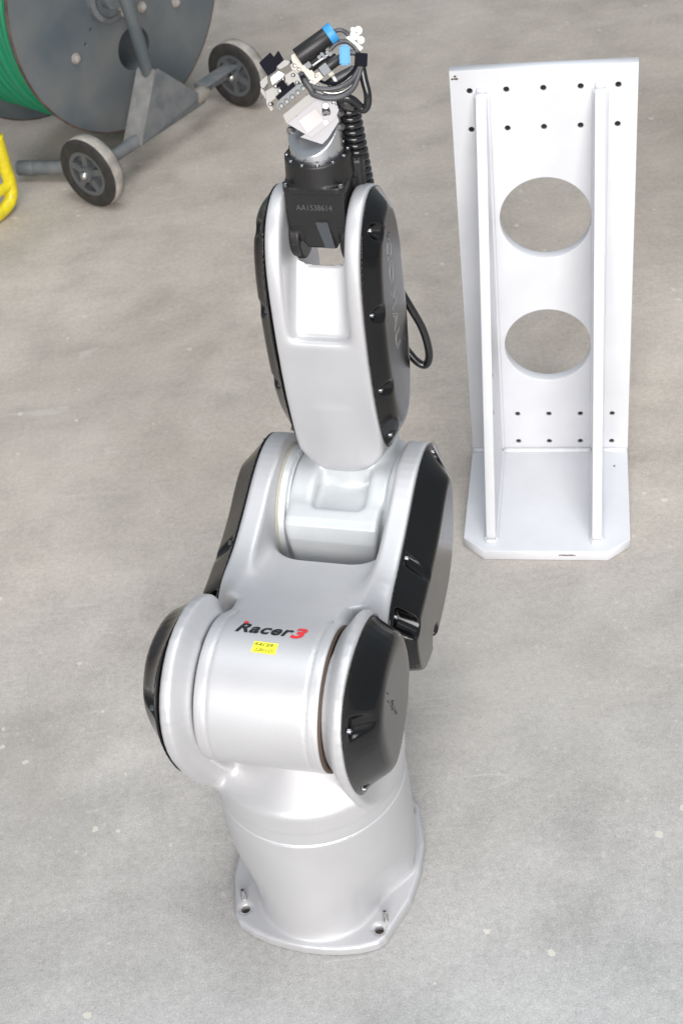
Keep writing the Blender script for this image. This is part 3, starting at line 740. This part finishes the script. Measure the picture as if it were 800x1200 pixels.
# coiled cable: spiral from the wrist up, loop, and lead to the tie block
bm = bmesh.new(); P = []
c0, c1 = Vector((.043, -.395, .845)), Vector((.034, -.395, .964))
turns = 14
ax = (c1-c0).normalized(); s1 = ax.orthogonal().normalized(); s2 = ax.cross(s1)
for i in range(turns*14+1):
    t = i/(turns*14); a = 2*math.pi*turns*t
    p = c0+(c1-c0)*t+s1*(.0105*math.cos(a))+s2*(.0105*math.sin(a)); P.append(V(*p))
tube(bm, P, .0041, 10, 1)
from_bm('coiled_cable', bm, M['cable'], robot, smooth=True)
bm = bmesh.new()
tube(bm, [V(.040, -.385, .962), G(400, 122, -.004), G(398, 117, .004), G(403, 114, .008), G(412, 117, .006), G(420, 124, .0), G(424, 127, .0), G(428, 122, .002), G(428, 110, .006), G(424, 95, .008), G(421, 80, .008)], .0048, 12, 10)
from_bm('cable_loop', bm, M['cable'], robot, smooth=True)
# big loop of cable at the back of the forearm
bm = bmesh.new()
tube(bm, [V(.050, -.44, .71), V(.074, -.43, .668), V(.090, -.435, .625), V(.0965, -.435, .590), V(.0945, -.435, .570), V(.087, -.435, .564), V(.074, -.435, .575), V(.05, -.44, .61)], .0055, 14, 10)
from_bm('rear_cable_loop', bm, M['cable'], robot, smooth=True)

# ================================================================== ANGLE BRACKET
BY = R(12.92); bo = Vector((.3952, 2.0401, 0))
br = empty('angle_bracket', bo, -BY)
tag(br, 'tall white painted steel angle plate with two round openings and two upright ribs', 'bracket')
W, HB, DB, T = .1415, .7606, .2754, .020
holes = [(0, .5021, .0739, 96), (0, .2524, .0741, 96)]
bolt = [(x*.056, z) for z in (.727, .663, .103, .040) for x in (-2, -1, 0, 1, 2)]
back = plate('back_plate', [(-W, T+.001), (W, T+.001), (W, HB), (-W, HB)], holes+[(a, b, .0046, 20) for a, b in bolt], T, M['white'], br, lambda u, v, w_: V(u, -.010+w_, v), bev=.0012)
def thread(name, p, axis, parent):
    bm = bmesh.new(); prof = []
    n = 7
    for k in range(n): prof += [(.0045, k*.0026), (.0037, k*.0026+.0013)]
    lathe(bm, p, axis, prof, 20)
    bm.faces.ensure_lookup_table()
    bmesh.ops.delete(bm, geom=[f for f in bm.faces if len(f.verts) > 4], context='FACES')
    return from_bm(name, bm, M['hole'], parent, smooth=False)
proto = None
for a, b in bolt:
    if proto is None: proto = thread('threaded_hole', V(0, -.0190, 0), V(0, 1, 0), back)
    o = proto if (a, b) == bolt[0] else proto.copy()
    if o is not proto: C.objects.link(o); o.parent = back
    o.location = (a, 0, b)
cc = .0379
plate('base_plate', [(-W, T), (-W, -.2421), (-W+cc, -DB), (W-cc, -DB), (W, -.2421), (W, T)][::-1], [], T, M['white'], br, lambda u, v, w_: Vector((u, v, .010+w_)), bev=.0015)
for xc in (-.0935, .0855):
    rib = [(.0005, T+.0005), (.250, T+.0005), (.250, .034), (.034, .700), (.016, .726), (.0005, .726)]
    plate('rib', rib, [], .0160, M['white'], br, lambda u, v, w_, xc=xc: V(xc+w_, u, v), bev=.0012)
rb = bmesh.new()
def bead(p0, p1, r):
    n = max(2, int((Vector(p1)-Vector(p0)).length/.006)); pts = [Vector(p0).lerp(Vector(p1), i/n) for i in range(n+1)]
    tube(rb, pts, r, 8, 1, radii=lambda t: r*(1+.10*random.uniform(-1, 1)))
bead(V(-.083, .004, .022), V(.075, .004, .022), .0052); bead(V(-.139, .003, .022), V(-.104, .003, .022), .0050); bead(V(.096, .003, .022), V(.139, .003, .022), .0050)
for xc in (-.0935, .0855):
    for s in (-1, 1):
        bead(V(xc+s*.0090, .0015, .024), V(xc+s*.0090, .0015, .722), .0034)
        bead(V(xc+s*.0090, .004, .0215), V(xc+s*.0090, .250, .0215), .0034)
    bead(V(xc-.0095, .252, .0215), V(xc+.0095, .252, .0215), .0042)
    bead(V(xc-.0075, .002, .7275), V(xc+.0075, .002, .7275), .0042)
from_bm('weld_bead', rb, M['white'], br, smooth=True)
bm = bmesh.new()
def chip(u0, u1, z, y, hz):
    P = [V(u0+(u1-u0)*k/8, y, z+hz*random.uniform(.3, 1)) for k in range(9)]+[V(u0+(u1-u0)*k/8, y, z-hz*random.uniform(.3, 1)) for k in range(8, -1, -1)]
    bm.faces.new([bm.verts.new(p) for p in P])
chip(.022, .050, .0125, DB+.0006, .0018); chip(-.139, -.128, .748, .0006, .0020); chip(-.135, -.131, .752, .0006, .002)
from_bm('paint_chip', bm, M['chip'], br)
bm = bmesh.new()
for (y, z, s) in ((.150, .300, .005), (.172, .240, .004), (.171, .236, .003)):
    x = -.0935+.0082; bm.faces.new([bm.verts.new(V(x+.0004, y+s*a, z+s*b)) for a, b in ((0, -1), (.9, .2), (.1, 1.2), (-.6, .1))])
from_bm('paint_chip', bm, M['rust'], br)
bm = bmesh.new(); bm.faces.new([bm.verts.new(V(.116+a*.003, .045+b*.003, T+.0006)) for a, b in ((0, 0), (1, .3), (.6, 1.6), (-.6, 1.1))])
from_bm('paint_chip', bm, M['chip'], br)

# ================================================================== REEL
a_ = R(46); ra = Vector((math.cos(a_), math.sin(a_), 0)); rn = Vector((ra.y, -ra.x, 0))
rc = Vector((-.364, 3.577, .413)); RR_ = .351
reel = empty('hose_reel', (rc.x, rc.y, 0)); tag(reel, 'large blue grey steel reel wound with bright green hose', 'hose reel')
q3 = lambda u, w_, z: rc-Vector((rc.x, rc.y, 0))+ra*u+rn*w_+Vector((0, 0, z))
def flange(r, w0, holes, name='reel_flange'):
    n = 96; bm = None
    o = plate(name, [(r*math.cos(2*math.pi*i/n), r*math.sin(2*math.pi*i/n)) for i in range(n)], holes, .006, M['reelgrey'], reel, lambda u, v, w_: q3(u, w0+w_, v), bev=.001)
    bm = bmesh.new(); lathe(bm, q3(0, w0-.0035, 0), rn, [(r-.003, .0), (r+.0008, 0), (r+.0008, .0068), (r-.003, .0068)], 96, True)
    from_bm('flange_edge', bm, M['rust'], o, smooth=True); return o
f1 = flange(RR_, 0, [(.012, -.156, .055, 48), (-.138, -.085, .004, 12), (-.112, -.058, .004, 12)])
flange(RR_*1.09, -.32, [(0, 0, .228, 64)])
for (u, v) in ((-.179, -.105), (.063, -.068), (.181, -.099), (-.1, .12), (.12, .12)):
    bm = bmesh.new(); lathe(bm, q3(u, .003, v), rn, [(.0135, 0), (.0135, .003), (.009, .003), (.009, .009), (.006, .011), (0, .011)], 12)
    from_bm('flange_bolt', bm, M['tread'], f1, angle=40)
bm = bmesh.new(); lathe(bm, q3(-.045, .003, .0), rn, [(.062, 0), (.062, .014), (.050, .018), (.050, .006), (.026, .006), (.026, .03), (0, .03)], 48)
from_bm('hub_collar', bm, M['framegrey'], f1, angle=40)
bm = bmesh.new(); lathe(bm, q3(.000, .006, -.048), rn, [(.020, 0), (.020, .016), (.016, .02), (0, .02)], 32)
from_bm('hub_bolt', bm, M['tread'], f1, angle=40)
# wound hose, turn by turn
bm = bmesh.new(); nwr = 22; pw = .305/nwr
prof = []
for k in range(nwr):
    c0 = -.316+.005+pw*(k+.5)
    for j in range(7):
        t = math.pi*(j/6); prof.append((.326+.006*math.sin(k*1.7)+.0068*math.sin(t), c0-.5*pw*math.cos(t)))
prof = [(.24, prof[0][1])]+prof+[(.24, prof[-1][1])]
lathe(bm, q3(0, 0, 0), rn, prof, 96, True)
o = from_bm('hose_winding', bm, M['green'], reel, smooth=True)
bm = bmesh.new(); lathe(bm, q3(0, -.316, 0), rn, [(.233, 0), (.236, 0), (.236, .311), (.233, .311)], 64, True)
from_bm('reel_core', bm, M['reelgrey'], reel, smooth=True)

# ================================================================== REEL CART
A2 = Vector((.645, .764, 0)).normalized(); N2 = Vector((A2.y, -A2.x, 0)); w1 = Vector((-.487, 3.279, 0))
cart = empty('reel_cart', w1); tag(cart, 'worn grey steel wheeled stand holding the hose reel', 'cart')
k3 = lambda u, w_, z: A2*u+N2*w_+Vector((0, 0, z+.090))
def wheel(u, face, wd=.042):
    """face: -1 shows its spoked side to the viewer's left"""
    wh = empty('wheel', (0, 0, 0)); wh.parent = cart; c = k3(u, 0, 0); ax = A2
    bm = bmesh.new(); r = .090
    prof = [(.058, -.5*wd), (.064, -.5*wd-.001), (.080, -.5*wd-.001), (r-.003, -.5*wd+.002), (r-.0005, -.5*wd+.005)]
    lathe(bm, c, ax, prof+[(r-.006, -.5*wd+.008), (r-.006, .5*wd-.008)]+[(a, -b) for a, b in prof[::-1]], 64, True)
    from_bm('tyre', bm, M['tyre'], wh, angle=40)
    bm = bmesh.new(); lathe(bm, c, ax, [(r-.005, -.5*wd+.0045), (r, -.5*wd+.006), (r+.0008, 0), (r, .5*wd-.006), (r-.005, .5*wd-.0045)], 64, True)
    from_bm('tyre_tread', bm, M['tread'], wh, smooth=True)
    bm = bmesh.new()
    lathe(bm, c, ax, [(.048, -.5*wd+.002), (.0595, -.5*wd+.001), (.0595, .5*wd-.001), (.048, .5*wd-.002)], 64, True)
    lathe(bm, c, ax, [(.006, -.5*wd-.006), (.019, -.5*wd-.006), (.020, 0), (.019, .5*wd+.006), (.006, .5*wd+.006)], 32)
    q = ax.to_track_quat('Z', 'Y').to_matrix()
    lathe(bm, c, ax, [(.018, -.002), (.050, -.002), (.050, .002), (.018, .002)], 48, True)
    for k in range(5):
        t = 2*math.pi*k/5+.35+u
        d = q @ Vector((math.cos(t), math.sin(t), 0)); s = ax.cross(d)
        mx = Matrix((d, s, ax)).transposed().to_4x4(); mx.translation = c
        vsx = box(bm, (.012, -.008, -.5*wd+.001), (.053, .008, .5*wd-.001), mx)
    from_bm('wheel_rim', bm, M['rim'], wh, angle=35)
    bm = bmesh.new(); lathe(bm, c-ax*(.5*wd+.006), -ax, [(.011, 0), (.011, .003), (.008, .009), (.004, .012), (0, .0125)], 20)
    from_bm('axle_cap', bm, M['steel'], wh, angle=40)
wheel(0, -1); wheel(.589, -1)
bm = bmesh.new(); cyl(bm, k3(.02, 0, 0), k3(.43, 0, 0), .016, seg=24, bev=.003); from_bm('axle_tube', bm, M['framegrey'], cart, angle=40)
bm = bmesh.new(); cyl(bm, k3(.40, -.0, .01), k3(.45, -.0, .01), .020, seg=24, bev=.004); from_bm('axle_sleeve', bm, M['plate_mount'], cart, angle=40)
bm = bmesh.new()
mx = Matrix((A2, N2, Vector((0, 0, 1)))).transposed().to_4x4(); mx.translation = Vector((0, 0, .09))
box(bm, (.44, -.028, -.004), (.575, -.010, .030), mx, .002); box(bm, (.44, -.024, .026), (.575, .018, .032), mx, .002)
from_bm('wheel_bracket', bm, M['framegrey'], cart, angle=35)
# gusset: folded triangular plate
def prism(name, pts, w0, w1, mt, parent):
    bm = bmesh.new(); a = [bm.verts.new(k3(p[0], w0, p[1])) for p in pts]; b = [bm.verts.new(k3(p[0], w1, p[1])) for p in pts]
    bm.faces.new(a); bm.faces.new(b[::-1]); n = len(pts)
    for i in range(n): bm.faces.new((a[i], a[(i+1) % n], b[(i+1) % n], b[i]))
    bmesh.ops.recalc_face_normals(bm, faces=bm.faces)
    bmesh.ops.bevel(bm, geom=list(bm.edges), offset=.0012, segments=2, affect='EDGES')
    return from_bm(name, bm, mt, parent, angle=35)
prism('gusset_plate', [(.160, -.004), (.262, .152), (.272, .152), (.400, .030), (.396, .014), (.175, -.004)], .016, .022, M['framegrey'], cart)
bm = bmesh.new()
q = [k3(.160, .0215, -.004), k3(.262, .0215, .152), k3(.255, -.034, .152), k3(.153, -.034, -.004)]
vs = [bm.verts.new(p) for p in q]+[bm.verts.new(p+A2*.006) for p in q]
for f in ((0, 1, 2, 3), (7, 6, 5, 4), (0, 4, 5, 1), (1, 5, 6, 2), (2, 6, 7, 3), (3, 7, 4, 0)): bm.faces.new([vs[i] for i in f])
from_bm('gusset_flange', bm, mat('dusty_grey_flange', (.24, .235, .225), .7, 0, 0, .2, 90, .3, 30), cart)
bm = bmesh.new(); cyl(bm, k3(.264, -.006, .130), k3(.205, -.006, .60), .0165, seg=24, bev=.002); from_bm('upright_tube', bm, M['reelgrey'], cart, angle=40)
bm = bmesh.new(); z0 = -w1
cyl(bm, Vector((-.695, 3.462, .036))+z0, Vector((-.50, 3.40, .042))+z0, .018, seg=20, bev=.004); from_bm('foot_tube', bm, M['framegrey'], cart, angle=40)
bm = bmesh.new(); cyl(bm, Vector((-.70, 3.464, .036))+z0, Vector((-.655, 3.449, .037))+z0, .0195, seg=20, bev=.003); from_bm('rubber_foot', bm, M['framegrey'], cart, angle=40)
bm = bmesh.new(); cyl(bm, Vector((-.52, 3.41, .05))+z0, k3(.03, -.0, .0), .014, seg=16); from_bm('foot_link', bm, M['framegrey'], cart, angle=40)

# ================================================================== YELLOW FRAME
yb = Vector((-.700, 3.312, 0)); ye = empty('yellow_tube_frame', yb)
tag(ye, 'worn yellow bent steel tube frame at the left edge', 'tube frame')
bm = bmesh.new()
yl = [(-.03, -.10), ]
tube(bm, [(.0, .0, .20), (0, 0, .12), (0, 0, .06), (-.012, -.014, .028), (-.04, -.05, .017), (-.08, -.10, .017), (-.16, -.20, .017)], .0165, 16, 8)
from_bm('bent_tube', bm, M['yellow'], ye, smooth=True)
bm = bmesh.new(); cyl(bm, (-.002, -.002, .068), (-.15, -.17, .068), .013, seg=16); from_bm('cross_tube', bm, M['yellow'], ye, angle=40)
# rusty block by the left edge, beyond the reel
bm = bmesh.new(); box(bm, (-.06, -.03, 0), (.035, .03, .035), None, .004)
mm = from_bm('timber_block', bm, mat('orange_brown_timber', (.33, .15, .05), .7, var=.4, vscale=20), None, angle=35)
mm.location = (-.90, 3.86, 0); tag(mm, 'small orange brown block on the floor under the green reel', 'block')
